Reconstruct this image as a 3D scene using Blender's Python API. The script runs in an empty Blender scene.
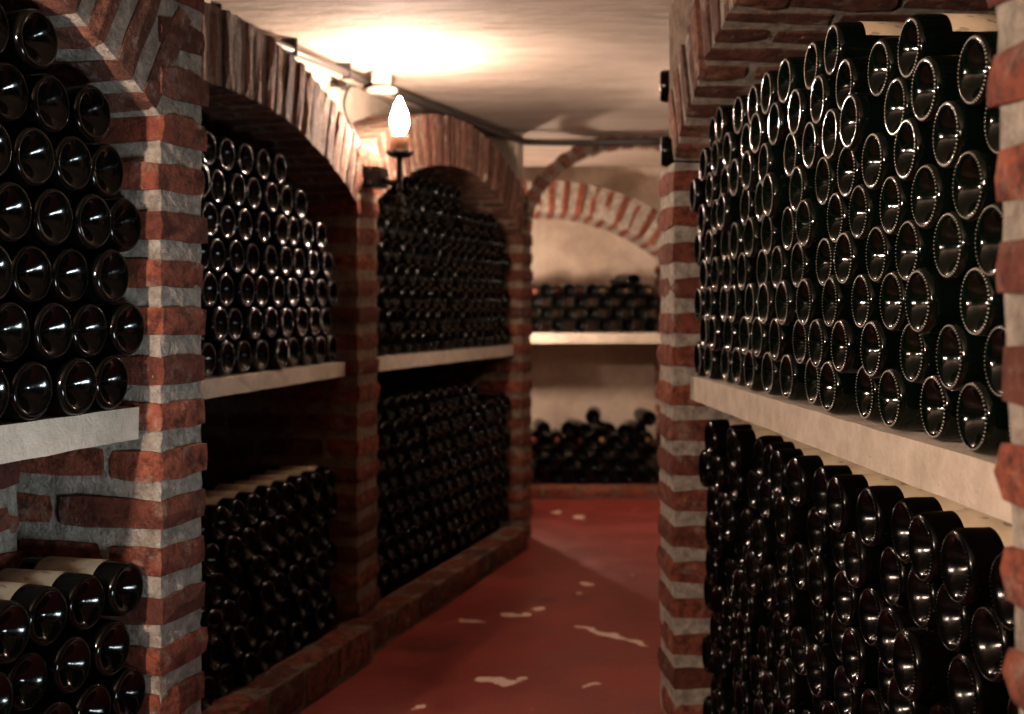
import bpy, bmesh, math, random
from mathutils import Vector, Matrix, noise

random.seed(7)
SC = bpy.context.scene
COL = SC.collection

# ------------------------------------------------------------------ camera, world, exposure
F_PX, CU, HORIZON, EYE = 1200.0, 512.0, 307.0, 1.12
cam_d = bpy.data.cameras.new('camera')
cam = bpy.data.objects.new('camera', cam_d); COL.objects.link(cam)
cam.location = (0, 0, EYE)
cam.rotation_euler = (math.pi / 2, 0, 0)
cam_d.sensor_width = 36.0
cam_d.lens = F_PX / 1024.0 * 36.0
cam_d.shift_y = -(357.0 - HORIZON) / 1024.0
cam_d.clip_start = 0.05
cam_d.dof.use_dof = True
cam_d.dof.focus_distance = 1.85
cam_d.dof.aperture_fstop = 4.2
SC.camera = cam

world = bpy.data.worlds.new('cellar_dark'); SC.world = world
world.use_nodes = True
world.node_tree.nodes['Background'].inputs[0].default_value = (0.8, 0.62, 0.5, 1)
world.node_tree.nodes['Background'].inputs[1].default_value = 0.02

SC.view_settings.view_transform = 'Standard'
SC.view_settings.look = 'None'
SC.view_settings.gamma = 1.0
SC.view_settings.use_curve_mapping = False
SC.view_settings.exposure = 0.0

BULB_STRENGTH = 1050.0          # the sconce in view
NEAR_BULB = 4200.0              # its twin on the near pier, outside the frame
SIDE_BULB = 260.0              # the lamp in the recess hidden behind the right pier
BACK_BULB = 1150.0              # the lamp of the far room, behind the last pier

# unseen cool light added low on the right, beam narrowed to the nearest niche
dl = bpy.data.lights.new('added_cool_light', 'AREA')
dl.shape = 'RECTANGLE'; dl.size = 0.26; dl.size_y = 0.22
dl.energy = 3.4; dl.color = (0.80, 0.94, 1.0); dl.spread = math.radians(66)
dlo = bpy.data.objects.new('added_cool_light', dl); COL.objects.link(dlo)
dlo.location = (0.40, 0.97, 0.50)
dlo.rotation_euler = (Vector((-0.74, 1.88, 1.05)) - Vector(dlo.location)).to_track_quat('-Z', 'Y').to_euler()

CEIL = 1.955

# ------------------------------------------------------------------ materials
def new_mat(name):
    m = bpy.data.materials.new(name); m.use_nodes = True
    nt = m.node_tree
    return m, nt, nt.nodes['Principled BSDF']

def N(nt, typ, **kw):
    n = nt.nodes.new(typ)
    for k, v in kw.items():
        if k in ('inputs',):
            for kk, vv in v.items(): n.inputs[kk].default_value = vv
        else: setattr(n, k, v)
    return n

def ramp(nt, fac, stops):
    r = nt.nodes.new('ShaderNodeValToRGB')
    el = r.color_ramp.elements
    el[0].position, el[0].color = stops[0][0], (*stops[0][1], 1)
    el[1].position, el[1].color = stops[-1][0], (*stops[-1][1], 1)
    for p, c in stops[1:-1]:
        e = el.new(p); e.color = (*c, 1)
    nt.links.new(fac, r.inputs[0])
    return r.outputs[0]

def noise_n(nt, vec, scale, detail=4, rough=0.6):
    n = nt.nodes.new('ShaderNodeTexNoise')
    n.inputs['Scale'].default_value = scale; n.inputs['Detail'].default_value = detail
    n.inputs['Roughness'].default_value = rough
    nt.links.new(vec, n.inputs['Vector'])
    return n.outputs['Fac']

def mix(nt, fac, a, b):
    m = nt.nodes.new('ShaderNodeMix'); m.data_type = 'RGBA'
    for sock, v in ((m.inputs[0], fac), (m.inputs[6], a), (m.inputs[7], b)):
        if hasattr(v, 'links'): nt.links.new(v, sock)
        elif isinstance(v, (int, float)): sock.default_value = v
        else: sock.default_value = (*v, 1)
    return m.outputs[2]

def math_n(nt, op, a, b=None):
    m = nt.nodes.new('ShaderNodeMath'); m.operation = op
    for i, v in enumerate((a, b)):
        if v is None: continue
        if hasattr(v, 'links'): nt.links.new(v, m.inputs[i])
        else: m.inputs[i].default_value = v
    return m.outputs[0]

def bump(nt, height, bsdf, strength, dist):
    b = nt.nodes.new('ShaderNodeBump'); b.inputs['Strength'].default_value = strength
    b.inputs['Distance'].default_value = dist
    nt.links.new(height, b.inputs['Height']); nt.links.new(b.outputs[0], bsdf.inputs['Normal'])

def world_pos(nt):
    return nt.nodes.new('ShaderNodeNewGeometry').outputs['Position']

def brick_mat(name, dark, mid, light, dust=(0.42, 0.35, 0.28), dust_amount=0.42):
    m, nt, b = new_mat(name)
    pos = world_pos(nt)
    rnd = nt.nodes.new('ShaderNodeObjectInfo').outputs['Random']
    base = ramp(nt, rnd, [(0.0, dark), (0.45, mid), (1.0, light)])
    n1 = noise_n(nt, pos, 32, 6, 0.7)
    c1 = mix(nt, ramp(nt, n1, [(0.42, (0, 0, 0)), (0.62, (1, 1, 1))]), base, tuple(x * 0.38 for x in mid))
    n2 = noise_n(nt, pos, 17, 8, 0.75)
    f = math_n(nt, 'MULTIPLY', ramp(nt, n2, [(0.54, (0, 0, 0)), (0.68, (1, 1, 1))]), dust_amount)
    c2 = mix(nt, f, c1, dust)
    nt.links.new(c2, b.inputs['Base Color'])
    b.inputs['Roughness'].default_value = 0.9
    b.inputs['Specular IOR Level'].default_value = 0.25
    h = math_n(nt, 'ADD', noise_n(nt, pos, 70, 6, 0.7), math_n(nt, 'MULTIPLY', noise_n(nt, pos, 260, 3, 0.6), 0.35))
    bump(nt, h, b, 1.0, 0.022)
    return m

def mortar_mat(name, c_dark, c_light, sc=24, bumpd=0.014):
    m, nt, b = new_mat(name)
    pos = world_pos(nt)
    n1 = noise_n(nt, pos, sc, 7, 0.7)
    c = ramp(nt, n1, [(0.36, c_dark), (0.5, tuple((a + b2) / 2 for a, b2 in zip(c_dark, c_light))), (0.63, c_light)])
    nt.links.new(c, b.inputs['Base Color'])
    b.inputs['Roughness'].default_value = 0.95
    b.inputs['Specular IOR Level'].default_value = 0.2
    h = math_n(nt, 'ADD', noise_n(nt, pos, 55, 7, 0.75), math_n(nt, 'MULTIPLY', noise_n(nt, pos, 130, 4, 0.7), 0.9))
    bump(nt, h, b, 1.0, bumpd * 1.7)
    return m

M_BRICK = brick_mat('red_brick', (0.085, 0.032, 0.023), (0.20, 0.055, 0.033), (0.33, 0.092, 0.05))
M_BRICK_ARCH = brick_mat('arch_brick', (0.12, 0.05, 0.034), (0.19, 0.075, 0.05), (0.27, 0.11, 0.07), dust_amount=0.75)
M_BRICK_BACK = brick_mat('pale_red_brick', (0.22, 0.06, 0.035), (0.30, 0.09, 0.05), (0.36, 0.12, 0.07), dust_amount=0.35)
M_MORTAR = mortar_mat('lime_mortar', (0.25, 0.21, 0.17), (0.55, 0.49, 0.42), sc=38)
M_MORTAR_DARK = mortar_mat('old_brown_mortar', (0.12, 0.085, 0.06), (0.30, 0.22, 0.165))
M_MORTAR_WARM = mortar_mat('shaded_brown_mortar', (0.18, 0.125, 0.09), (0.38, 0.28, 0.21), sc=30)  # brown of its own, darkened further to stand in for shade on the jambs
M_PLASTER = mortar_mat('rough_plaster', (0.40, 0.31, 0.24), (0.56, 0.46, 0.37), sc=5, bumpd=0.006)
M_SHELF = mortar_mat('cast_stone', (0.40, 0.34, 0.27), (0.53, 0.46, 0.38), sc=16, bumpd=0.003)
M_NICHE = mortar_mat('dark_niche_wall', (0.05, 0.035, 0.028), (0.12, 0.085, 0.065), sc=9)  # very dark brown for the walls behind the bottles

def ceiling_mat():
    m, nt, b = new_mat('troweled_ceiling')
    pos = world_pos(nt)
    mp = N(nt, 'ShaderNodeMapping'); mp.inputs['Scale'].default_value = (1.0, 2.6, 1.0)
    nt.links.new(pos, mp.inputs['Vector'])
    n1 = noise_n(nt, mp.outputs[0], 2.2, 8, 0.62)
    c = ramp(nt, n1, [(0.3, (0.26, 0.20, 0.16)), (0.72, (0.41, 0.34, 0.285))])
    nt.links.new(c, b.inputs['Base Color']); b.inputs['Roughness'].default_value = 0.85
    bump(nt, noise_n(nt, mp.outputs[0], 7, 7, 0.6), b, 0.6, 0.03)
    return m
M_CEIL = ceiling_mat()

def floor_mat():
    m, nt, b = new_mat('red_painted_concrete')
    pos = world_pos(nt)
    n1 = noise_n(nt, pos, 3.2, 6, 0.6)
    red = ramp(nt, n1, [(0.3, (0.13, 0.018, 0.013)), (0.7, (0.23, 0.034, 0.024))])
    # soot smears
    n3 = noise_n(nt, pos, 1.7, 5, 0.7)
    red = mix(nt, ramp(nt, n3, [(0.60, (0, 0, 0)), (0.70, (0.75, 0.75, 0.75))]), red, (0.03, 0.008, 0.007))
    # small chips
    n2 = noise_n(nt, pos, 13, 4, 0.6)
    chips = ramp(nt, n2, [(0.705, (0, 0, 0)), (0.735, (1, 1, 1))])
    wob = N(nt, 'ShaderNodeTexNoise'); wob.inputs['Scale'].default_value = 16; wob.inputs['Detail'].default_value = 4
    nt.links.new(pos, wob.inputs['Vector'])
    wv = N(nt, 'ShaderNodeVectorMath', operation='SUBTRACT'); nt.links.new(wob.outputs['Color'], wv.inputs[0])
    wv.inputs[1].default_value = (0.5, 0.5, 0.5)
    ws = N(nt, 'ShaderNodeVectorMath', operation='SCALE'); nt.links.new(wv.outputs[0], ws.inputs[0]); ws.inputs['Scale'].default_value = 0.11
    wp = N(nt, 'ShaderNodeVectorMath', operation='ADD'); nt.links.new(pos, wp.inputs[0]); nt.links.new(ws.outputs[0], wp.inputs[1])
    total = None
    for cx, cy, rx, ry, ang in ((-0.045, 3.60, 0.060, 0.034, -0.3), (0.335, 4.10, 0.17, 0.022, -0.85), (0.02, 4.37, 0.055, 0.022, 0.2),
                                (0.10, 4.45, 0.035, 0.02, 0.5), (-0.14, 4.27, 0.055, 0.018, -0.35), (0.30, 4.85, 0.025, 0.03, 0.3),
                                (0.27, 4.70, 0.02, 0.02, 0.0), (0.24, 3.55, 0.02, 0.015, 0.3), (0.24, 6.55, 0.035, 0.05, 0), (0.36, 6.40, 0.03, 0.05, 0),
                                (0.02, 3.62, 0.012, 0.02, 0.1), (-0.25, 3.36, 0.02, 0.012, 0.2)):
        mp = N(nt, 'ShaderNodeMapping', vector_type='TEXTURE')
        mp.inputs['Location'].default_value = (cx, cy, 0); mp.inputs['Rotation'].default_value = (0, 0, ang)
        mp.inputs['Scale'].default_value = (rx, ry, 1)
        nt.links.new(wp.outputs[0], mp.inputs['Vector'])
        ln = N(nt, 'ShaderNodeVectorMath', operation='LENGTH'); nt.links.new(mp.outputs[0], ln.inputs[0])
        f = math_n(nt, 'LESS_THAN', ln.outputs['Value'], 1.0)
        total = f if total is None else math_n(nt, 'MAXIMUM', total, f)
    chips = math_n(nt, 'MAXIMUM', chips, total)
    c = mix(nt, chips, red, (0.62, 0.46, 0.36))
    nt.links.new(c, b.inputs['Base Color'])
    rr = ramp(nt, n1, [(0.3, (0.36,) * 3), (0.7, (0.58,) * 3)])
    nt.links.new(rr, b.inputs['Roughness'])
    bump(nt, noise_n(nt, pos, 26, 6, 0.6), b, 0.35, 0.008)
    return m
M_FLOOR = floor_mat()

def simple_mat(name, col, rough, metal=0.0, spec=0.5, bumpsc=None):
    m, nt, b = new_mat(name)
    pos = N(nt, 'ShaderNodeTexCoord').outputs['Object']
    c = mix(nt, noise_n(nt, pos, 40, 4), tuple(x * 0.8 for x in col), tuple(min(1, x * 1.2) for x in col))
    nt.links.new(c, b.inputs['Base Color'])
    b.inputs['Roughness'].default_value = rough; b.inputs['Metallic'].default_value = metal
    b.inputs['Specular IOR Level'].default_value = spec
    if bumpsc: bump(nt, noise_n(nt, pos, bumpsc, 5), b, 0.4, 0.002)
    return m
M_IRON = simple_mat('black_wrought_iron', (0.018, 0.016, 0.015), 0.45, 0.6, bumpsc=90)
M_SLEEVE = simple_mat('amber_candle_sleeve', (0.20, 0.085, 0.04), 0.5)
M_CABLE = simple_mat('black_cable_sheath', (0.022, 0.018, 0.016), 0.5)
M_PIPE = simple_mat('painted_conduit', (0.20, 0.15, 0.115), 0.45)
M_BOX = simple_mat('cream_plastic', (0.30, 0.24, 0.19), 0.5)
M_CAPSULE = simple_mat('red_foil_capsule', (0.14, 0.03, 0.022), 0.45, 0.2)
M_GOLD = simple_mat('gold_foil_capsule', (0.20, 0.12, 0.055), 0.45, 0.4)

def bulb_mat(name, strength):
    m = bpy.data.materials.new(name); m.use_nodes = True
    nt = m.node_tree; nt.nodes.clear()
    o = nt.nodes.new('ShaderNodeOutputMaterial'); e = nt.nodes.new('ShaderNodeEmission')
    e.inputs[0].default_value = (1.0, 0.75, 0.585, 1); e.inputs[1].default_value = strength
    nt.links.new(e.outputs[0], o.inputs[0])
    return m

def glass_mat(name, col, rough, dust=0.0, spec=0.5):
    m, nt, b = new_mat(name)
    tc = N(nt, 'ShaderNodeTexCoord').outputs['Object']
    rnd = nt.nodes.new('ShaderNodeObjectInfo').outputs['Random']
    c = mix(nt, rnd, col, tuple(x * 0.5 for x in col))
    if dust:
        f = math_n(nt, 'MULTIPLY', ramp(nt, noise_n(nt, tc, 30, 5), [(0.45, (0, 0, 0)), (0.75, (1, 1, 1))]), dust)
        c = mix(nt, f, c, (0.30, 0.25, 0.2))
    nt.links.new(c, b.inputs['Base Color'])
    b.inputs['Roughness'].default_value = rough
    b.inputs['IOR'].default_value = 1.52
    b.inputs['Specular IOR Level'].default_value = spec
    bump(nt, noise_n(nt, tc, 45, 3), b, 0.12, 0.004)
    return m
M_GLASS = glass_mat('dark_green_bottle_glass', (0.0012, 0.0030, 0.0017), 0.08, spec=0.28)
M_GLASS_BLACK = glass_mat('black_bottle_glass', (0.0016, 0.0017, 0.0015), 0.12, 0.0, spec=0.22)  # black glass with lowered specular, no dust mixed in
M_GLASS_DIMMED = glass_mat('dimmed_bottle_glass', (0.0014, 0.0015, 0.0013), 0.17, 0.0, spec=0.13)  # specular cut so that bottles in the shaded bays look darker
M_RING = glass_mat('lit_base_ring', (0.36, 0.33, 0.29), 0.30)  # paled in place of the lamp glints these rings catch
M_RING_DIM = glass_mat('dim_base_ring', (0.014, 0.013, 0.011), 0.25)  # darker copy of the ring colour for bottles in shade

def label_mat():
    m, nt, b = new_mat('aged_paper_label')
    tc = N(nt, 'ShaderNodeTexCoord').outputs['Object']
    n1 = noise_n(nt, tc, 18, 5)
    c = ramp(nt, n1, [(0.3, (0.26, 0.185, 0.11)), (0.7, (0.42, 0.33, 0.22))])
    mp = N(nt, 'ShaderNodeMapping'); mp.inputs['Scale'].default_value = (120, 45, 120)
    nt.links.new(tc, mp.inputs['Vector'])
    ink = ramp(nt, noise_n(nt, mp.outputs[0], 1.0, 2, 0.4), [(0.615, (0, 0, 0)), (0.64, (1, 1, 1))])
    c = mix(nt, math_n(nt, 'MULTIPLY', ink, 0.6), c, (0.10, 0.07, 0.05))
    nt.links.new(c, b.inputs['Base Color']); b.inputs['Roughness'].default_value = 0.8
    return m
M_LABEL = label_mat()

# ------------------------------------------------------------------ object helpers
def link(name, me, mat=None, parent=None):
    o = bpy.data.objects.new(name, me); COL.objects.link(o)
    if mat is not None and me is not None and not me.materials: me.materials.append(mat)
    if parent is not None: o.parent = parent
    return o

def tag(o, label=None, cat=None, group=None, kind=None):
    if label: o['label'] = label
    if cat: o['category'] = cat
    if group: o['group'] = group
    if kind: o['kind'] = kind
    return o

def empty(name, loc, rz=0.0):
    o = bpy.data.objects.new(name, None); COL.objects.link(o)
    o.location = loc; o.rotation_euler = (0, 0, rz); o.empty_display_size = 0.1
    return o

def mesh_from(verts, faces, name='mesh', smooth=False):
    me = bpy.data.meshes.new(name); me.from_pydata([tuple(v) for v in verts], [], faces); me.update()
    bm = bmesh.new(); bm.from_mesh(me); bmesh.ops.recalc_face_normals(bm, faces=bm.faces); bm.to_mesh(me); bm.free()
    if smooth:
        for p in me.polygons: p.use_smooth = True
    return me

def box_mesh(x0, x1, y0, y1, z0, z1, step=None, jit=0.0, bevel=0.0, seed=0):
    bm = bmesh.new()
    bmesh.ops.create_cube(bm, size=1.0)
    for v in bm.verts:
        v.co = Vector((x0 + (v.co.x + .5) * (x1 - x0), y0 + (v.co.y + .5) * (y1 - y0), z0 + (v.co.z + .5) * (z1 - z0)))
    if bevel: bmesh.ops.bevel(bm, geom=bm.edges[:], offset=bevel, segments=2, affect='EDGES')
    if step:
        for axis in range(3):
            lo, hi = ((x0, x1), (y0, y1), (z0, z1))[axis]
            n = int((hi - lo) / step)
            for k in range(1, n):
                co = Vector((0, 0, 0)); co[axis] = lo + (hi - lo) * k / n
                no = Vector((0, 0, 0)); no[axis] = 1
                bmesh.ops.bisect_plane(bm, geom=bm.verts[:] + bm.edges[:] + bm.faces[:], plane_co=co, plane_no=no)
    if jit:
        for v in bm.verts:
            q = v.co * (23.0 if step is None or step > .02 else 70.0) + Vector((seed * 3.1, seed * 1.7, 0))
            v.co += noise.noise_vector(q) * jit + noise.noise_vector(q * 2.7) * jit * 0.5
    me = bpy.data.meshes.new('box'); bm.to_mesh(me); bm.free()
    return me

def lathe(profile, seg=24, axis='Y', close_ends=True):
    """profile: list of (r, h) along the axis"""
    verts, faces, idx = [], [], []
    for r, h in profile:
        if r < 1e-6:
            verts.append((0, h, 0) if axis == 'Y' else (0, 0, h)); idx.append([len(verts) - 1] * seg)
        else:
            row = []
            for k in range(seg):
                a = 2 * math.pi * k / seg
                verts.append((r * math.cos(a), h, r * math.sin(a)) if axis == 'Y' else (r * math.cos(a), r * math.sin(a), h))
                row.append(len(verts) - 1)
            idx.append(row)
    for a, b in zip(idx[:-1], idx[1:]):
        for k in range(seg):
            q = [a[k], a[(k + 1) % seg], b[(k + 1) % seg], b[k]]
            u = []
            for i in q:
                if i not in u: u.append(i)
            if len(u) >= 3: faces.append(u)
    return mesh_from(verts, faces, smooth=True)

def tube(points, r, seg=8, sub=6):
    pts = [Vector(p) for p in points]
    # Catmull-Rom
    P = []
    if len(pts) > 2:
        ext = [pts[0] * 2 - pts[1]] + pts + [pts[-1] * 2 - pts[-2]]
        for i in range(1, len(ext) - 2):
            p0, p1, p2, p3 = ext[i - 1:i + 3]
            for k in range(sub):
                t = k / sub
                P.append(0.5 * ((2 * p1) + (p2 - p0) * t + (2 * p0 - 5 * p1 + 4 * p2 - p3) * t * t + (3 * p1 - p0 - 3 * p2 + p3) * t ** 3))
        P.append(pts[-1])
    else: P = pts
    verts, faces = [], []
    up = Vector((0.3, 0.2, 1)).normalized()
    for i, p in enumerate(P):
        d = (P[min(i + 1, len(P) - 1)] - P[max(i - 1, 0)]).normalized()
        a = d.cross(up)
        if a.length < 1e-4: a = d.cross(Vector((1, 0, 0)))
        a.normalize(); b = d.cross(a).normalized()
        for k in range(seg):
            an = 2 * math.pi * k / seg
            verts.append(p + a * r * math.cos(an) + b * r * math.sin(an))
    for i in range(len(P) - 1):
        for k in range(seg):
            faces.append([i * seg + k, i * seg + (k + 1) % seg, (i + 1) * seg + (k + 1) % seg, (i + 1) * seg + k])
    faces.append(list(range(seg))[::-1]); faces.append([(len(P) - 1) * seg + k for k in range(seg)])
    return mesh_from(verts, faces, smooth=True)

# irregular hand-made bricks: unit blocks, scaled by each brick object
def unit_brick(seed, typ, mat):
    """typ: a typical size in metres, so that worn arrises keep the same radius on every axis"""
    rng = random.Random(seed)
    bm = bmesh.new(); bmesh.ops.create_cube(bm, size=1.0)
    for axis in range(3):
        n = 3 if typ[axis] > 0.1 else 2
        for k in range(1, n):
            co = Vector((0, 0, 0)); co[axis] = -0.5 + k / n + rng.uniform(-.08, .08)
            no = Vector((0, 0, 0)); no[axis] = 1
            bmesh.ops.bisect_plane(bm, geom=bm.verts[:] + bm.edges[:] + bm.faces[:], plane_co=co, plane_no=no)
    for v in bm.verts:
        c = v.co.copy(); on = [abs(abs(x) - 0.5) < 1e-4 for x in c]; ext = sum(on)
        for i in range(3):
            if on[i] and ext > 1: c[i] -= math.copysign((0.0020 if ext == 2 else 0.0040) / typ[i], c[i])
            c[i] += rng.uniform(-1, 1) * 0.0030 / typ[i] * (0.55 if typ[i] < .06 else 1)
        v.co = c
    bmesh.ops.triangulate(bm, faces=bm.faces[:])
    me = bpy.data.meshes.new('brick'); bm.to_mesh(me); bm.free()
    me.materials.append(mat)
    return me
BRK = {}
for key, mt in (('pier', M_BRICK), ('arch', M_BRICK_ARCH), ('back', M_BRICK_BACK)):
    BRK[key] = [unit_brick(100 + i, (0.2, 0.17, 0.045), mt) for i in range(10)]
    BRK[key + '_ring'] = [unit_brick(200 + i, (0.045, 0.17, 0.2), mt) for i in range(10)]

def brick(parent, loc, dims, roty=0.0, kind='pier', jit=0.004, name='brick'):
    o = bpy.data.objects.new(name, random.choice(BRK[kind])); COL.objects.link(o)
    o.parent = parent
    o.location = (loc[0] + random.uniform(-jit, jit) * .6, loc[1] + random.uniform(-jit, jit), loc[2] + random.uniform(-jit, jit) * .4)
    o.rotation_euler = (random.uniform(-.012, .012), roty + random.uniform(-.015, .015), random.uniform(-.012, .012))
    o.scale = dims
    return o

# ------------------------------------------------------------------ wall frames
class Wall:
    """s runs along the wall away from the camera, t into the masonry, front plane at t = 0"""
    def __init__(self, ox, oy, dx, dy, side):
        L = math.hypot(dx, dy); self.d = Vector((dx / L, dy / L, 0)); self.o = Vector((ox, oy, 0)); self.side = side
        self.n = Vector((self.d.y, -self.d.x, 0)) * (1 if side == 'L' else -1)
        x = self.d if side == 'L' else -self.d
        self.rz = math.atan2(x.y, x.x)
    def P(self, s, t, z): return self.o + self.d * s - self.n * t + Vector((0, 0, z))
    def lx(self, s): return s if self.side == 'L' else -s      # local x of a child whose origin is at s = 0

WL1 = Wall(-0.628, 2.155, 0.30, 1.0, 'L')
WL0 = Wall(-0.628 - .085 * .958, 2.155 + .085 * .287, 0.30, 1.0, 'L')   # the entrance pier stands a little back
WL2 = Wall(-0.500, 3.917, 0.215, 1.0, 'L')
WL3 = Wall(-0.430, 4.300, 0.345, 1.0, 'L')
WR1 = Wall(0.419, 3.150, -0.048, 1.0, 'R')
WRN = Wall(0.449, 1.120, -0.048, 1.0, 'R')       # the near pier stands further out
WR2 = Wall(0.425, 3.43, 0.135, 1.0, 'R')

COURSE = 0.0875

def pier(wall, s0, s1, depth, ztop, label, name='brick_pier', lean=0.0, course=COURSE, kind='pier', mortar=M_MORTAR, fine=0.035):
    """a brick pier between s0 and s1: mortar core plus one object for each brick"""
    w = abs(s1 - s0)
    base = s0 if wall.side == 'L' else s1
    me = box_mesh(0.008, w - 0.008, 0.008, depth, 0.0, ztop, step=fine, jit=0.0038, seed=int(abs(s0) * 100) + 3)
    if lean:
        for v in me.vertices: v.co.x += lean * (v.co.z - 1.1)
    p = link(name, me, mortar)
    p.location = wall.P(base, 0, 0); p.rotation_euler = (0, 0, wall.rz)
    tag(p, label, 'pier', kind='structure')
    n = int(ztop / course + 0.15)
    for k in range(n):
        z = course * (k + 0.5)
        bh = course * random.uniform(0.62, 0.69)
        lx = lean * (z - 1.1)
        first = 0.115 if k % 2 else 0.225
        dz = random.uniform(-.003, .003)
        brick(p, (w / 2 + lx, first / 2, z + dz), (w + random.uniform(-.004, .008), first, bh), kind=kind)
        y = first + 0.014
        while y < depth - 0.08:
            ln = min(0.225, depth - y)
            brick(p, (w / 2 + lx, y + ln / 2, z + dz), (w, ln, bh), kind=kind)
            y += ln + 0.014
    return p

def arc_curve(span, rise, zs):
    R = (span * span / 4 + rise * rise) / (2 * rise); cz = zs + rise - R; half = math.asin(span / 2 / R)
    def f(u):            # u in 0..1 from x = 0 to x = span
        a = -half + 2 * half * u
        return span / 2 + R * math.sin(a), cz + R * math.cos(a), a
    return f, 2 * half * R
def ellipse_curve(a, b, zs, u0=0.0, u1=1.0):
    def f(u):
        u = u0 + (u1 - u0) * u
        th = math.pi * (1 - u); x, z = a * math.cos(th), b * math.sin(th)
        nx, nz = x / a ** 2, z / b ** 2
        return x + a, zs + z, math.atan2(nx, nz)
    L = 0; p = f(0)
    for i in range(1, 101):
        q = f(i / 100); L += math.hypot(q[0] - p[0], q[1] - p[1]); p = q
    return f, L

def arch(loc, rz, curve, length, ring, depth, label, pitch=0.064, kind='arch', mortar=M_MORTAR_DARK, zmax=CEIL, bt=None, seg0=0.115, name='brick_arch', proud=0.006):
    nseg = 48
    verts, faces = [], []
    for i in range(nseg + 1):
        x, z, a = curve(i / nseg)
        nx, nz = math.sin(a), math.cos(a)
        for off in (proud, ring - 0.004):
            for y in (proud + 0.002, depth):
                verts.append((x + nx * off + random.uniform(-.001, .001), y + random.uniform(-.001, .001), min(zmax - .002, z + nz * off)))
    for i in range(nseg):
        b, c = i * 4, i * 4 + 4
        for q in ((0, 1), (1, 3), (3, 2), (2, 0)): faces.append([b + q[0], b + q[1], c + q[1], c + q[0]])
    faces.append([0, 1, 3, 2]); b = nseg * 4; faces.append([b, b + 2, b + 3, b + 1])
    p = link(name, mesh_from(verts, faces), mortar)
    p.location = loc; p.rotation_euler = (0, 0, rz)
    tag(p, label, 'arch', kind='structure')
    n = max(4, int(round(length / pitch))); bt = bt or pitch * 0.70
    for i in range(n):
        x, z, a = curve((i + 0.5) / n)
        nx, nz = math.sin(a), math.cos(a)
        r = ring
        if z + nz * r > zmax - 0.004: r = max(0.05, (zmax - 0.004 - z) / nz)
        y, first = 0.0, True
        while y < depth - 0.06:
            ln = (seg0 * random.uniform(.9, 1.1) + (0.11 if i % 2 else 0)) if first else 0.225
            ln = min(ln, depth - y)
            brick(p, (x + nx * r / 2, y + ln / 2, z + nz * r / 2), (bt * random.uniform(.9, 1.1), ln, r), roty=a, kind=kind + '_ring', jit=0.005)
            y += ln + 0.012; first = False
    return p

def spandrel(name, loc, rz, curve, ring, x0, x1, t0, t1, label, span, mat=M_PLASTER):
    """plaster field between the back of an arch ring and the ceiling"""
    n = 40; verts, faces = [], []
    ext = [curve(i / 200) for i in range(201)]
    ext = [(x + math.sin(a) * ring, z + math.cos(a) * ring) for x, z, a in ext]
    for i in range(n + 1):
        x = x0 + (x1 - x0) * i / n
        z = ext[0][1] - 0.06 if x < ext[0][0] else ext[-1][1] - 0.06 if x > ext[-1][0] else min((abs(e[0] - x), e[1]) for e in ext)[1]
        if x > span + 0.10: z = max(z, 1.76)          # carried on over the neighbouring arch ring
        z = min(z - 0.01, CEIL - 0.01)
        for y in (t0, t1):
            verts += [(x, y, z), (x, y, CEIL + 0.02)]
    for i in range(n):
        b, c = i * 4, i * 4 + 4
        for q in ((0, 1), (1, 3), (3, 2), (2, 0)): faces.append([b + q[0], b + q[1], c + q[1], c + q[0]])
    faces.append([0, 1, 3, 2]); b = n * 4; faces.append([b, b + 2, b + 3, b + 1])
    o = link(name, mesh_from(verts, faces), mat); o.location = loc; o.rotation_euler = (0, 0, rz)
    tag(o, label, 'wall', kind='structure')
    return o

# ------------------------------------------------------------------ floor, ceiling, outer walls
fl = link('floor', box_mesh(-3.2, 3.0, -3.2, 8.4, -0.12, 0.0), M_FLOOR)
tag(fl, 'dark red painted concrete floor with pale chipped patches', 'floor', kind='structure')
ce = link('ceiling', box_mesh(-3.2, 3.0, -3.2, 8.4, CEIL, CEIL + 0.12), M_CEIL)
tag(ce, 'low troweled plaster ceiling above the cellar aisle', 'ceiling', kind='structure')

def slab(name, wall, s0, s1, t0, t1, z0, z1, mat, label, cat='wall', kind='structure', **kw):
    base = s0 if wall.side == 'L' else s1
    o = link(name, box_mesh(0, abs(s1 - s0), t0, t1, z0, z1, **kw), mat)
    o.location = wall.P(base, 0, 0); o.rotation_euler = (0, 0, wall.rz)
    return tag(o, label, cat, kind=kind)

DEPTH = 0.66
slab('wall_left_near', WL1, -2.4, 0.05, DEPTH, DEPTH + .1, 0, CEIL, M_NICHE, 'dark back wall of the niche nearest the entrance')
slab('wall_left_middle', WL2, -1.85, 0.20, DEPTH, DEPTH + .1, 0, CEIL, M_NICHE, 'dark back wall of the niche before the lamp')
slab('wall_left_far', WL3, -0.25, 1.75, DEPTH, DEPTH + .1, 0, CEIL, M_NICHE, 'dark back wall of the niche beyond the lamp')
slab('wall_right_near', WR1, -2.6, 0.24, 0.84, 0.94, 0, CEIL, M_NICHE, 'dark back wall of the niche opposite the lamp')

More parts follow.
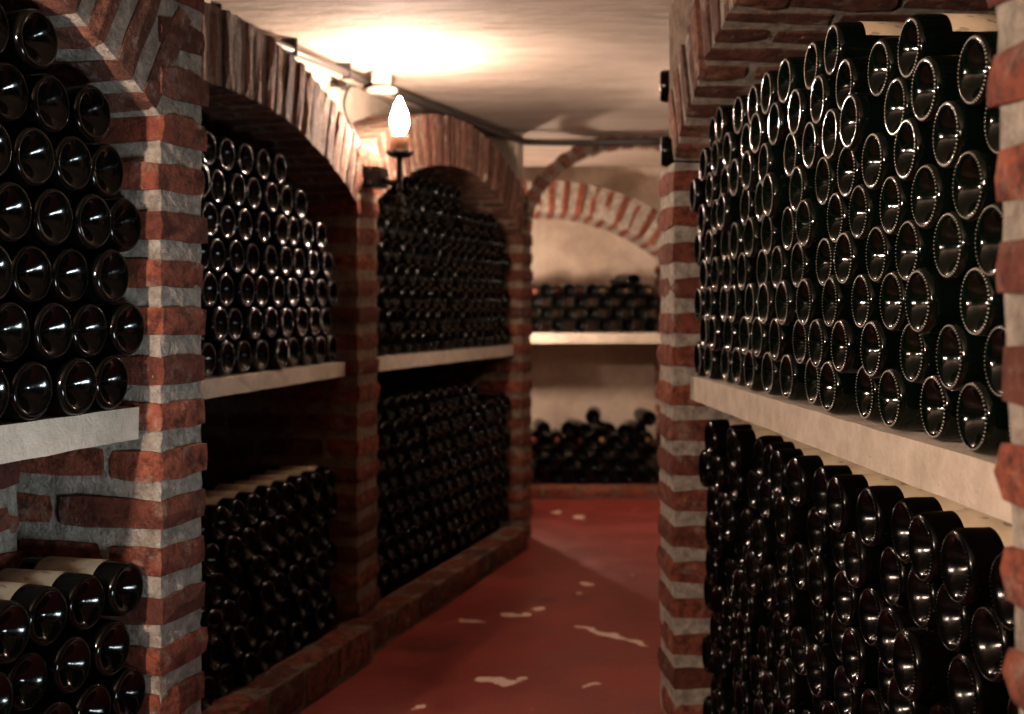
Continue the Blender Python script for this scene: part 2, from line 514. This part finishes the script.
# ------------------------------------------------------------------ piers
pier(WL1, 0.0, 0.152, DEPTH, CEIL - 0.01, 'near red brick pier, one jamb lit orange and its face grey', fine=0.016)
pier(WL0, -2.02, -1.80, DEPTH - .085, CEIL - 0.01, 'brick pier beside the entrance carrying a candle lamp')
pier(WL2, -1.95, -1.80, DEPTH, 1.46, 'hidden brick pier behind the near pier')
pier(WL2, 0.0, 0.215, DEPTH, 1.66, 'slim brick pier standing directly below the candle lamp', mortar=M_MORTAR_WARM)
pier(WL3, 1.477, 1.632, DEPTH, 1.49, 'dark brick pier at the far end, beside the aisle arch', mortar=M_MORTAR_WARM)
pier(WR1, 0.0, 0.228, 0.80, 1.50, 'brick pier with wide pale joints at the end of the ringed bottles', course=0.0937)
pier(WRN, -0.30, 0.0, 0.62, CEIL - 0.01, 'out-of-focus bright brick pier cut by the picture edge', lean=-0.07, course=0.092)

# ------------------------------------------------------------------ arches and the plaster above them
c1, l1 = arc_curve(1.80, 0.27, 1.46)
arch(WL1.P(-1.80, 0, 0), WL1.rz, c1, l1, 0.22, DEPTH, 'weathered brick arch over the nearest bottle niche', pitch=0.083, mortar=M_MORTAR, zmax=CEIL - .004)
c2, l2 = arc_curve(1.80, 0.20, 1.46)
arch(WL2.P(-1.80, 0, 0), WL2.rz, c2, l2, 0.20, DEPTH, 'low brick arch between the near pier and the candle lamp', mortar=M_MORTAR_WARM)
c3, l3 = arc_curve(1.63, 0.23, 1.46)
arch(WL3.P(-0.153, 0, 0), WL3.rz, c3, l3, 0.205, DEPTH, 'brick arch just beyond the candle lamp, its soffit lit', mortar=M_MORTAR_WARM)
c4, l4 = arc_curve(1.90, 0.26, 1.50)
arch(WR1.P(0, 0, 0), WR1.rz, c4, l4, 0.19, 0.80, 'deep brick arch over the pale-ringed green bottles', pitch=0.088, mortar=M_MORTAR)
spandrel('wall_left_near_top', WL1.P(-1.80, 0, 0), WL1.rz, c1, 0.22, 0, 1.80, 0.02, 0.4, 'plaster above the nearest brick arch', 1.8, M_MORTAR)
spandrel('wall_left_middle_top', WL2.P(-1.80, 0, 0), WL2.rz, c2, 0.20, 0, 3.30, 0.22, 0.5, 'plaster strip above the middle brick arch', 1.8)
spandrel('wall_left_far_top', WL3.P(-0.153, 0, 0), WL3.rz, c3, 0.205, -0.02, 1.58, 0.44, 0.6, 'shadowed strip above the arch beyond the lamp', 1.63, M_MORTAR_DARK)  # dark colour stands in for the shadow above this arch ring
spandrel('wall_right_near_top', WR1.P(0, 0, 0), WR1.rz, c4, 0.19, -0.20, 1.90, 0.03, 0.4, 'shadowed plaster above the deep brick arch', 1.9, M_MORTAR_DARK)  # shadow on the plaster is put into a dark mortar colour
slab('wall_left_end_top', WL3, 1.50, 1.575, 0.03, 0.5, 1.465, CEIL, M_PLASTER, 'plaster patch above the far dark pier')

# ------------------------------------------------------------------ far room
bw = link('wall_back', box_mesh(-2.0, 3.0, 7.66, 7.8, 0, CEIL, ), M_PLASTER)
tag(bw, 'pale plaster back wall of the far bottle niche', 'wall', kind='structure')
lw = link('wall_left_back', box_mesh(-0.50, -0.38, 5.95, 7.05, 0, CEIL), M_PLASTER)
tag(lw, 'plaster side wall of the far room', 'wall', kind='structure')
cb, lb = arc_curve(1.43, 0.255, 1.425)
arch((-0.52, 7.06, 0), 0, cb, lb, 0.19, 0.60, 'far brick arch striped red and cream in the back room', pitch=0.079, bt=0.042, kind='back', mortar=M_MORTAR, seg0=.2)
spandrel('wall_back_top', (-0.52, 7.06, 0), 0, cb, 0.19, -0.4, 2.2, 0.10, 0.4, 'plaster above the striped far arch', 1.37)
WB = Wall(0.91, 7.06, 1.0, 0.0, 'L')
pier(WB, 0.0, 0.22, 0.6, 1.46, 'brick pier at the side of the far niche', kind='back')
pier(WB, -1.65, -1.43, 0.6, 1.46, 'hidden brick pier at the other side of the far niche', kind='back')
# thin rib arch across the aisle
cc, lc = ellipse_curve(0.515, 0.42, 1.48, 0.0, 0.80)
arch((0.095, 5.80, 0), 0, cc, lc, 0.07, 0.13, 'thin curved brick arch spanning the aisle at its end', pitch=0.075, bt=0.052, zmax=CEIL, seg0=0.13)

# ------------------------------------------------------------------ right wall beyond the pier
slab('wall_right_far', WR2, -0.04, 2.75, 0.36, 0.5, 0, CEIL, M_NICHE, 'wall behind the bottles peeking past the right pier')
tag(link('wall_right_back', box_mesh(1.3, 1.4, 6.2, 7.7, 0, CEIL), M_PLASTER), 'plaster side wall closing the far room', 'wall', kind='structure')

# ------------------------------------------------------------------ kerbs of brick along the floor
def kerb(loc, rz, length, width, h, label, blen=0.23, kind='pier'):
    me = box_mesh(0.006, length - .006, 0.006, width, 0, h - 0.005, step=0.08, jit=0.003)
    p = link('brick_curb', me, M_MORTAR_DARK); p.location = loc; p.rotation_euler = (0, 0, rz)
    tag(p, label, 'curb', kind='structure')
    x = 0.0
    while x < length - 0.05:
        ln = min(blen * random.uniform(.9, 1.1), length - x)
        brick(p, (x + ln / 2, width / 2, h / 2 + .004), (ln - .012, width, h - 0.008), kind=kind, jit=.003)
        x += ln
    return p
WK = Wall(-0.583, 3.30, 0.306, 1.0, 'L')
kerb(WK.P(-1.1, 0, 0), WK.rz, 1.62, 0.105, 0.115, 'brick kerb in front of the middle bottle niche')
kerb(WK.P(0.53, 0.03, 0), WK.rz, 1.83, 0.115, 0.10, 'long brick kerb in front of the niche beyond the lamp')
kerb((-0.52, 7.02, 0), 0, 1.5, 0.16, 0.062, 'pale brick kerb at the foot of the far niche', kind='back')
kerb(WR2.P(2.62, 0.02, 0), WR2.rz, 0.22, 0.2, 0.26, 'short brick plinth at the floor behind the right pier')

# ------------------------------------------------------------------ shelves
def shelf(wall, s0, s1, t0, t1, ztop, th, label):
    o = slab('stone_shelf', wall, s0, s1, t0, t1, ztop - th, ztop, M_SHELF, label, 'shelf', None, step=0.06, jit=0.0018)
    o['group'] = 'cast stone shelves'
    return o
SHELF_Z = 0.94
shelf(WL1, -1.80, -0.004, 0.046, DEPTH, SHELF_Z, 0.058, 'blue-grey lit stone shelf under the nearest bottle stack')
shelf(WL2, -1.80, -0.004, 0.046, DEPTH, SHELF_Z, 0.046, 'warm stone shelf between the near pier and the lamp pier')
shelf(WL3, -0.12, 1.470, 0.046, DEPTH, SHELF_Z, 0.050, 'narrow stone shelf beyond the lamp pier')
shelf(WR1, -1.95, -0.004, 0.050, 0.78, SHELF_Z, 0.062, 'thick pale stone shelf under the pale-ringed bottles')
bs = link('stone_shelf', box_mesh(-0.515, 0.905, 7.08, 7.65, 0.906, 0.966, step=.08, jit=.0015), M_SHELF)
tag(bs, 'straight stone shelf on the plaster wall of the far niche', 'shelf', 'cast stone shelves')

# ------------------------------------------------------------------ wine bottles
B = 0.0465       # body radius
def bottle_profile(coarse=False):
    p = [(0, .034), (.010, .032), (.019, .024), (.026, .013), (.031, .0055), (.0350, .0016), (.0385, 0.0), (.0415, .0012), (.0442, .0048),
         (.0459, .0105), (B, .020), (B, .195), (.0445, .214), (.038, .232), (.027, .250), (.0185, .266), (.0155, .285), (.0148, .312),
         (.0170, .314), (.0170, .322), (.0145, .324), (0, .324)]
    if coarse:
        p = [(0, .032), (.019, .024), (.031, .0055), (.0385, 0.0), (.0442, .0048), (B, .020), (B, .195), (.038, .232), (.0185, .266), (.0150, .322), (0, .324)]
    return p
ME_GREEN = lathe(bottle_profile(), 36); ME_GREEN.materials.append(M_GLASS)
ME_DOME = lathe([(0, .027), (.007, .0252), (.0145, .0190), (.0215, .0122), (.0285, .0062), (.0340, .0022), (.0375, .0005), (.0400, 0.0), (.0425, .0010), (.0448, .0045)] + bottle_profile()[9:], 36)
ME_DOME.materials.append(M_GLASS_BLACK)
ME_DIMMED = ME_GREEN.copy(); ME_DIMMED.materials.clear(); ME_DIMMED.materials.append(M_GLASS_DIMMED)
ME_BLACK = ME_GREEN.copy(); ME_BLACK.materials.clear(); ME_BLACK.materials.append(M_GLASS_BLACK)
def bead_ring(band=False):
    """the stippled bearing ring moulded round a bottle base"""
    verts, faces = [], []
    n, rr, br = 46, 0.0392, 0.0017
    for k in range(n):
        a = 2 * math.pi * k / n
        c = Vector((rr * math.cos(a), 0.0008, rr * math.sin(a)))
        b = len(verts)
        rad = Vector((math.cos(a), 0, math.sin(a))); tan = Vector((-math.sin(a), 0, math.cos(a)))
        verts += [c + rad * br * 1.2, c + tan * br * .8, c - rad * br * 1.2, c - tan * br * .8, c + Vector((0, -br * 1.1, 0)), c + Vector((0, br, 0))]
        for i in range(4):
            faces.append([b + i, b + (i + 1) % 4, b + 4]); faces.append([b + (i + 1) % 4, b + i, b + 5])
    if not band: return mesh_from(verts, faces)
    verts, faces = [], []
    n2 = 54; b = 0
    for k in range(n2):
        a = 2 * math.pi * k / n2; u = Vector((math.cos(a), 0, math.sin(a)))
        verts += [u * (rr - .0009) + Vector((0, .0010, 0)), u * rr + Vector((0, -.0003, 0)), u * (rr + .0009) + Vector((0, .0010, 0))]
    for k in range(n2):
        for j in range(2):
            q = b + k * 3 + j; r = b + ((k + 1) % n2) * 3 + j
            faces.append([q, q + 1, r + 1, r])
    return mesh_from(verts, faces, smooth=True)
ME_RING = bead_ring(); ME_RING.materials.append(M_RING)
ME_RING_DIM = ME_RING.copy(); ME_RING_DIM.materials.clear(); ME_RING_DIM.materials.append(M_RING_DIM)
def label_wrap(y0, y1, spread):
    verts, faces = [], []; n = 14; r = B + 0.0007
    for k in range(n + 1):
        a = math.pi / 2 - spread / 2 + spread * k / n
        for y in (y0, y1):
            for rr in (r, r - .0005): verts.append((rr * math.cos(a), y, rr * math.sin(a)))
    for k in range(n):
        b, c = k * 4, k * 4 + 4
        for q in ((0, 2), (2, 3), (3, 1), (1, 0)): faces.append([b + q[0], b + q[1], c + q[1], c + q[0]])
    return mesh_from(verts, faces, smooth=True)
ME_LABEL = label_wrap(.045, .165, 2.4); ME_LABEL.materials.append(M_LABEL)
ME_CAP = lathe([(.0152, .262), (.0176, .268), (.0168, .287), (.0160, .312), (.0182, .3135), (.0182, .3235), (.0155, .3262), (0, .3262)], 16)
ME_CAP_RED = ME_CAP.copy(); ME_CAP_RED.materials.append(M_CAPSULE)
ME_CAP_GOLD = ME_CAP.copy(); ME_CAP_GOLD.materials.append(M_GOLD)

ORD = ['', 'first', 'second', 'third', 'fourth', 'fifth', 'sixth', 'seventh', 'eighth', 'ninth', 'tenth', 'eleventh', 'twelfth', 'thirteenth', 'fourteenth',
       'fifteenth', 'sixteenth', 'seventeenth', 'eighteenth', 'nineteenth', 'twentieth']
BOTTLES = []   # every bottle: dict(pos, rz, flip, kind, labelled, text, group, area)

def add_bottle(pos, rz, kind, label, group, labelled=False, flip=False, normal=None, tilt=0.0, visible=True, yaw=0.0):
    Y = pos.y
    u = CU + F_PX * pos.x / Y if Y > .2 else -999; v = HORIZON - F_PX * (pos.z - EYE) / Y if Y > .2 else -999
    inframe = -22 < u < 1046 and -22 < v < 736
    view = (Vector((pos.x, pos.y, pos.z - EYE))).normalized()
    cosv = abs(view.dot(normal)) if normal is not None else .5
    area = (F_PX / Y) ** 2 * cosv if (inframe and visible) else 0.0
    BOTTLES.append(dict(pos=pos, rz=rz, kind=kind, label=label, group=group, labelled=labelled, flip=flip, area=area, tilt=tilt, yaw=yaw))

def bay(wall, rows, s_first, pitch, n_max, t, allow, kind, phrase, endname, group, tj=0.008, labelled=None, zj=0.0012, odd_shift=0.5, wave=0.0, vis=None, maxu=None):
    """rows: list of z; bottles counted from the pier named endname"""
    for k, z in enumerate(rows):
        idx = 0
        for j in range(n_max):
            s = s_first - pitch * (j + (odd_shift if k % 2 else 0.0))
            if not allow(k, s): continue
            idx += 1
            tt = t + random.uniform(-tj, tj)
            if random.random() < 0.10: tt -= tj * 1.1
            zz = z + random.uniform(-zj, zj) + wave * math.sin(s * 5.1 + k * 0.9)
            pos = wall.P(s + random.uniform(-.0010, .0010), tt, zz)
            txt = f'{phrase}, {ORD[min(k + 1, 20)] if k else "bottom"} row up, {ORD[min(idx, 20)]} from {endname}'
            if k == 0: txt = f'{phrase}, bottom row, {ORD[min(idx, 20)]} from {endname}'
            lab = labelled(k, s) if labelled else False
            add_bottle(pos, wall.rz, kind, txt, group, lab, normal=wall.n, visible=(vis(pos) if vis else True), tilt=random.uniform(-.02, .02), yaw=random.uniform(-.025, .025))

def px(pos): return CU + F_PX * pos.x / pos.y
# wall of ringed green bottles on the thick shelf
r1z = [SHELF_Z + .0475 + .0702 * k for k in range(9)]
def r1_ok(k, s):
    Y = 3.15 + s
    if s > -0.052 or s < -1.95: return False
    lim = {8: (1.90, 2.97), 7: (1.58, 3.06), 6: (1.36, 3.2)}.get(k, (0.9, 3.2))
    return lim[0] < Y < lim[1]
bay(WR1, r1z, -0.058, 0.1365, 16, 0.058, r1_ok, 'ring', 'pale-ringed green bottle on thick shelf', 'the pier', 'ringed bottles on the thick stone shelf', tj=0.009,
    labelled=lambda k, s: (k == 8 and s < -1.05) or (k == 7 and s < -1.3), wave=0.0)
r1l = [0.066 + .080 * k for k in range(10)]
bay(WR1, r1l, -0.062, 0.1245, 17, 0.086, lambda k, s: -1.95 < s < -0.05, 'green', 'dark bottle under thick shelf', 'the pier', 'bottles under the thick stone shelf', tj=0.02,
    labelled=lambda k, s: k == 9, wave=0.0)
# nearest niche
l1z = [SHELF_Z + .0500 + .0915 * k for k in range(8)]
def l1_ok(k, s):
    if s > -0.046 or s < -1.75: return False
    if k >= 7: return False
    if k == 6 and not (-1.5 < s < -0.25): return False
    if k == 5 and not (-1.65 < s < -0.10): return False
    return True
bay(WL1, l1z[:7], -0.097, 0.0990, 19, 0.036, l1_ok, 'dome', 'black bottle on blue-grey shelf', 'the orange-lit jamb', 'bottles on the nearest shelf', tj=0.006, odd_shift=-0.46)
l1lz = [0.165 + .0912 * k for k in range(6)]
bay(WL1, l1lz, -0.097, 0.0990, 19, 0.036, lambda k, s: -1.75 < s < -0.046, 'dome', 'black bottle under blue-grey shelf', 'the orange-lit jamb', 'bottles under the nearest shelf', tj=0.012, odd_shift=-0.46,
    labelled=lambda k, s: k == 5)
# niche before the lamp
def vis2(p): return px(p) > 203
l2z = [SHELF_Z + .0475 + .088 * k for k in range(7)]
def l2_ok(k, s):
    if s < -1.70: return False
    lim = {6: -0.44, 5: -0.27, 4: -0.16}.get(k, -0.075)
    if k == 6 and s < -1.4: return False
    return s < lim
bay(WL2, l2z, -0.080, 0.110, 15, 0.056, l2_ok, 'rim', 'rimmed bottle on middle shelf', 'the lamp pier', 'bottles on the shelf before the lamp', tj=0.006, vis=vis2)
l2lz = [0.150 + .0835 * k for k in range(6)]
bay(WL2, l2lz, -0.075, 0.108, 15, 0.056, lambda k, s: -1.70 < s < -0.06, 'black', 'black bottle under middle shelf', 'the lamp pier', 'bottles under the shelf before the lamp', tj=0.012,
    labelled=lambda k, s: k == 5, vis=vis2)
# niche beyond the lamp
l3z = [SHELF_Z + .0475 + .085 * k for k in range(8)]
def l3_ok(k, s):
    if s < -0.09 or s > 1.43: return False
    c = 0.66
    half = {7: 0.42, 6: 0.60, 5: 0.72}.get(k, 0.9)
    if k == 7: return s < 0.85 and s > 0.3
    return abs(s - c) < half
def vis3(p): return 384 < px(p) < 516
bay(WL3, l3z, 1.405, 0.0955, 16, 0.056, l3_ok, 'black', 'small distant bottle beyond the lamp', 'the far pier', 'bottles on the shelf beyond the lamp', vis=vis3)
l3lz = [0.150 + .085 * k for k in range(8)]
bay(WL3, l3lz, 1.405, 0.0955, 16, 0.056, lambda k, s: -0.09 < s < (1.43 if k < 7 else 1.0), 'black', 'small distant bottle below the far shelf', 'the far pier', 'bottles below the shelf beyond the lamp', vis=vis3)
# back niche: bases and foil-capped necks alternate
nb = Vector((0, -1, 0))
def backrow(z0, rows, x_start, y, dz, phrase, group, kind='black'):
    for k in range(rows):
        i = 0; idx = 0
        x = x_start + (0.069 if k % 2 else 0.0)
        while x < 0.86:
            if x > -0.46:
                if x > .13: idx += 1
                lab = f'{phrase}, {"bottom row" if k == 0 else ORD[k + 1] + " row up"}, {ORD[max(1, min(idx, 20))]} from the aisle arch foot'
                add_bottle(Vector((x, y + random.uniform(-.01, .01), z0 + dz * k)), 0.0, kind, lab, group, normal=nb, visible=(.12 < x < .84), tilt=random.uniform(-.03, .03))
                if x + .069 < .86 and k == rows - 1:
                    add_bottle(Vector((x + .069, y + .05 + .324, z0 + dz * k + .0)), math.pi, 'capred' if idx < 3 else 'capgold', 'neck-out bottle', group, normal=nb, visible=False)
            x += 0.138
backrow(1.014, 4, -0.42, 7.115, 0.0668, 'wine bottle on far plaster niche shelf', 'bottles on the far niche shelf')
add_bottle(Vector((0.73, 7.13, 1.014 + .0668 * 4 - .01)), 0.35, 'black', 'single bottle lying on top of the stack on the far shelf', 'bottles on the far niche shelf', normal=nb, tilt=.02)
backrow(0.112, 4, -0.42, 7.20, 0.0668, 'wine bottle in far floor pile', 'bottles piled on the far niche floor')
for x, z, yw, tl in ((0.19, .385, .1, .02), (0.335, .385, -.15, .03), (0.440, .378, .2, .02), (0.485, .458, -.1, .03), (0.585, .378, .25, .01), (0.672, .372, -.25, .03), (0.770, .378, .2, .02), (0.825, .450, .15, .03)):
    add_bottle(Vector((x, 7.19 + random.uniform(-.02, .02), z)), yw, 'black', 'loose wine bottle tumbled on top of the far floor pile', 'bottles piled on the far niche floor', normal=nb, tilt=tl)
# a column of bases peeking past the pier
for z, tt, lab in ((.99, -.002, 'bottle base peeking past the pier at shelf height'), (1.084, .05, ''), (1.178, .05, ''), (1.272, .05, ''), (1.366, .05, ''), (1.46, .05, ''),
                   (1.572, .000, 'lower of two bottle bases peeking past the pier under the ceiling'), (1.666, .03, ''), (1.760, -.003, 'upper of two bottle bases peeking past the pier under the ceiling')):
    add_bottle(WR2.P(0.05, tt, z), WR2.rz, 'ring', lab, 'bottles peeking past the pier', normal=WR2.n, visible=False)
    if lab: BOTTLES[-1]['area'] = 1e4

BOTTLES.sort(key=lambda b: -b['area'])
N_INDIVIDUAL = 318
indiv = [b for b in BOTTLES[:N_INDIVIDUAL] if b['area'] > 0]
rest = BOTTLES[len(indiv):]

LOOSE = ['wine bottle lying loose at the left end of the far floor pile', 'wine bottle lying askew second along the far floor pile', 'wine bottle slanting low in the middle of the far floor pile',
         'highest wine bottle crowning the far floor pile', 'wine bottle lying just right of the far pile peak', 'wine bottle slanting inward near the right of the far pile',
         'wine bottle low beside the right pier on the far pile', 'wine bottle lying above the right end of the far pile']
li = 0
for b in indiv:
    me = ME_GREEN if b['kind'] == 'ring' else ME_DOME if b['kind'] == 'dome' else ME_BLACK if b['kind'] == 'rim' else ME_DIMMED
    o = link('wine_bottle', me)
    o.location = b['pos']; o.rotation_euler = (b['tilt'], 0, b['rz'] + b['yaw'])
    sc_b = {'green': 1.08, 'dome': 1.045}.get(b['kind'], 1.0); o.scale = (sc_b, sc_b, sc_b)
    lab = b['label']
    if lab.startswith('loose'): lab = LOOSE[li]; li += 1
    if b['labelled']: lab = lab.replace('bottle ', 'paper-labelled bottle ', 1) if len(lab.split()) < 15 else lab
    tag(o, lab, 'bottle', b['group'])
    if b['area'] > 0:
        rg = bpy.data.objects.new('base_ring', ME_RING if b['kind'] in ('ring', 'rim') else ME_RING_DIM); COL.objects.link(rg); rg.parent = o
        rg.rotation_euler = (0, random.uniform(0, 6.28), 0)
    if b['labelled']:
        l = bpy.data.objects.new('paper_label', ME_LABEL); COL.objects.link(l); l.parent = o; l['label'] = 'cream printed paper label'
        l.rotation_euler = (0, random.uniform(-.25, .25), 0)

# the many small bottles left over
def joined(bots):
    pr = bottle_profile(); seg = 26
    src = lathe(pr, seg)
    sv = [v.co.copy() for v in src.vertices]; sf = [list(p.vertices) for p in src.polygons]
    lv = [v.co.copy() for v in ME_LABEL.vertices]; lf = [list(p.vertices) for p in ME_LABEL.polygons]
    cv = [v.co.copy() for v in ME_CAP.vertices]; cf = [list(p.vertices) for p in ME_CAP.polygons]
    mr = bead_ring(True); rv = [v.co.copy() for v in mr.vertices]; rf = [list(p.vertices) for p in mr.polygons]
    V, Fc, mi = [], [], []
    for b in bots:
        M = Matrix.Translation(b['pos']) @ Matrix.Rotation(b['rz'] + b['yaw'], 4, 'Z') @ Matrix.Rotation(b['tilt'], 4, 'X') @ Matrix.Scale({'green': 1.08, 'dome': 1.045}.get(b['kind'], 1.0), 4)
        def put(vs, fs, m):
            o = len(V); V.extend(M @ v for v in vs); Fc.extend([[i + o for i in f] for f in fs]); mi.extend([m] * len(fs))
        put(sv, sf, 0)
        if b['labelled']: put(lv, lf, 1)
        if b['kind'] == 'capred': put(cv, cf, 2)
        if b['kind'] == 'capgold': put(cv, cf, 3)
        if b['kind'] in ('ring', 'rim') and b['area'] > 0: put(rv, rf, 4)
    me = bpy.data.meshes.new('bottles'); me.from_pydata([tuple(v) for v in V], [], Fc)
    for m in (M_GLASS_DIMMED, M_LABEL, M_CAPSULE, M_GOLD, M_RING): me.materials.append(m)
    me.polygons.foreach_set('material_index', mi); me.polygons.foreach_set('use_smooth', [True] * len(Fc)); me.update()
    return me
st = link('stacked_bottles', joined(rest))
tag(st, 'mass of small distant dark bottles filling the cellar niches', 'bottles', kind='stuff')

# ------------------------------------------------------------------ candle sconces
def bulb_profile():
    return [(0, 0), (.016, .0), (.019, .008), (.026, .022), (.0305, .040), (.0300, .056), (.0255, .074), (.0185, .092), (.0115, .108), (.0055, .121), (0, .129)]
def sconce(wall, s, z, strength, label, loc=None, rz=None, reach=0.105):
    root = empty('candle_sconce', loc if loc else wall.P(s, 0, z), rz if rz is not None else wall.rz)
    tag(root, label, 'lamp')
    link('mounting_box', box_mesh(-0.050, 0.045, -0.052, 0.012, -0.034, 0.034, bevel=0.005), M_IRON, root)
    for dz in (-.022, .022):
        k = link('screw', lathe([(0, -.008), (.006, -.007), (.007, 0), (0, 0)], 10), M_IRON, root); k.location = (-.058, -.02, dz)
        k.rotation_euler = (0, 0, -math.pi / 2)
    link('arm', tube([(0.0, -0.045, -.004), (0.0, -reach * .75, -.018), (0.0, -reach, -.010)], .010, 10), M_IRON, root)
    st_ = link('stem', lathe([(0, -.048), (.010, -.046), (.013, -.036), (.009, -.026), (.0105, 0), (.0105, .05), (.0125, .066), (.018, .070), (0, .072)], 14, 'Z'), M_IRON, root)
    st_.location = (0, -reach, 0)
    fin = link('finial', lathe([(0, -.150), (.010, -.147), (.016, -.139), (.009, -.131), (.018, -.121), (.021, -.113), (.010, -.103), (.020, -.093), (.023, -.085), (.012, -.074), (.017, -.064), (.009, -.052), (0, -.042)], 18, 'Z'), M_IRON, root)
    fin.location = (0, -reach, 0)
    # scalloped drip cup
    seg = 32; verts, faces = [], []
    prof = [(.012, .066), (.030, .067), (.043, .076), (.046, .086), (.043, .086), (.028, .073), (.0, .072)]
    for r, h in prof:
        for k in range(seg):
            a = 2 * math.pi * k / seg; w = 1 + (0.07 * math.cos(8 * a) if r > .035 else 0)
            verts.append((r * w * math.cos(a), r * w * math.sin(a), h + (.003 * math.cos(8 * a) if r > .035 else 0)))
    for i in range(len(prof) - 1):
        for k in range(seg): faces.append([i * seg + k, i * seg + (k + 1) % seg, (i + 1) * seg + (k + 1) % seg, (i + 1) * seg + k])
    cup = link('drip_cup', mesh_from(verts, faces, smooth=True), M_IRON, root); cup.location = (0, -reach, 0)
    sl = link('candle_sleeve', lathe([(0, .074), (.0305, .074), (.0315, .078), (.031, .136), (.029, .139), (.020, .139), (0, .139)], 24, 'Z'), M_SLEEVE, root); sl.location = (0, -reach, 0)
    bu = link('flame_bulb', lathe(bulb_profile(), 20, 'Z'), bulb_mat('glowing_bulb', strength), root); bu.location = (0, -reach, .141)
    bu['label'] = 'glowing white flame-shaped bulb'
    return root
sconce(WL2, 0.107, 1.552, BULB_STRENGTH, 'black iron candle lamp with glowing flame bulb on the brick pier')
sconce(WL0, -1.91, 1.20, NEAR_BULB, 'candle lamp on the entrance pier outside the view')
sconce(WR2, 1.0, 1.42, SIDE_BULB, 'candle lamp in the recess hidden behind the right pier', loc=WR2.P(1.0, 0.36, 1.42))
sconce(None, 0, 0, BACK_BULB, 'candle lamp on the hidden side wall of the far room', loc=(-0.38, 6.62, 0.98), rz=math.pi / 2, reach=.20)

# ------------------------------------------------------------------ cables and conduits along the ceiling
cz = CEIL - 0.036
root = empty('ceiling_cable', (-0.835, 3.27, cz)); tag(root, 'dark cable and pipe clipped along the ceiling edge', 'cable')
def rel(p): return Vector(p) - Vector(root.location)
A0, A1, A2, A3 = Vector((-0.90, 3.05, cz)), Vector((-0.480, 4.36, cz)), Vector((0.00, 5.56, cz - .012)), Vector((0.15, 5.74, cz - .012))
link('cable', tube([rel(A0), rel(A1)], .0125), M_CABLE, root)
off = Vector((-.024, .006, -.010))
link('conduit', tube([rel(A0 + off), rel(A1 + off)], .0105), M_PIPE, root)
link('cable', tube([rel(A1), rel((-.26, 4.92, cz - .004)), rel(A2), rel(A3), rel((0.75, 5.735, cz - .006))], .017), M_CABLE, root)
link('conduit', tube([rel(A1 + off), rel(Vector((-.26, 4.92, cz)) + off * .9)], .008), M_PIPE, root)
for f in (.20, .52, .80):
    c = link('clip', box_mesh(-.040, .016, -.004, .004, -.020, .036, bevel=.0015), M_CABLE, root)
    c.location = rel(A0.lerp(A1, f)); c.rotation_euler = (0, 0, -.3)
jb = empty('junction_box', (-0.462, 4.26, CEIL)); tag(jb, 'small cream junction box on the ceiling above the candle lamp', 'junction box')
link('housing', box_mesh(-.032, .032, -.035, .035, -.055, 0.0, bevel=.006), M_BOX, jb)
lid = link('lid', lathe([(0, -.078), (.046, -.077), (.056, -.070), (.056, -.060), (.03, -.054), (0, -.054)], 24, 'Z'), M_BOX, jb)
for k in (-1, 1): link('cable_gland', tube([(k * .02, .045, -.024), (k * .02, .066, -.024)], .012), M_PIPE, jb)
jb2 = empty('junction_box', (-0.845, 3.22, CEIL)); tag(jb2, 'pale junction box at the cable end beside the near pier', 'junction box')
link('housing', box_mesh(-.045, .03, -.05, .03, -.05, 0.0, bevel=.005), M_BOX, jb2); link('lid', box_mesh(-.038, .023, -.043, .023, -.056, -.049, bevel=.002), M_BOX, jb2)
sc_ = empty('side_conduit', (-0.50, 4.27, cz)); tag(sc_, 'short dark cable and pale pipe running from the junction box into the wall', 'cable')
link('cable', tube([(0.0, 0.0, -.004), (-.30, .03, -.004)], .0125), M_CABLE, sc_)
link('conduit', tube([(0.0, 0.03, .004), (-.30, .06, .004)], .009), M_PIPE, sc_)
link('clip', box_mesh(-.115, -.085, -.02, .055, -.02, .036, bevel=.002), M_CABLE, sc_)
lead = link('lamp_lead', tube([(-.552, 4.24, 1.925), (-.580, 4.20, 1.87), (-.575, 4.12, 1.80), (-.535, 4.0, 1.72), (-.505, 3.985, 1.65), (-.492, 3.975, 1.585)], .0055), M_CABLE)
tag(lead, 'thin flex drooping from the ceiling cable to the candle lamp', 'cable')
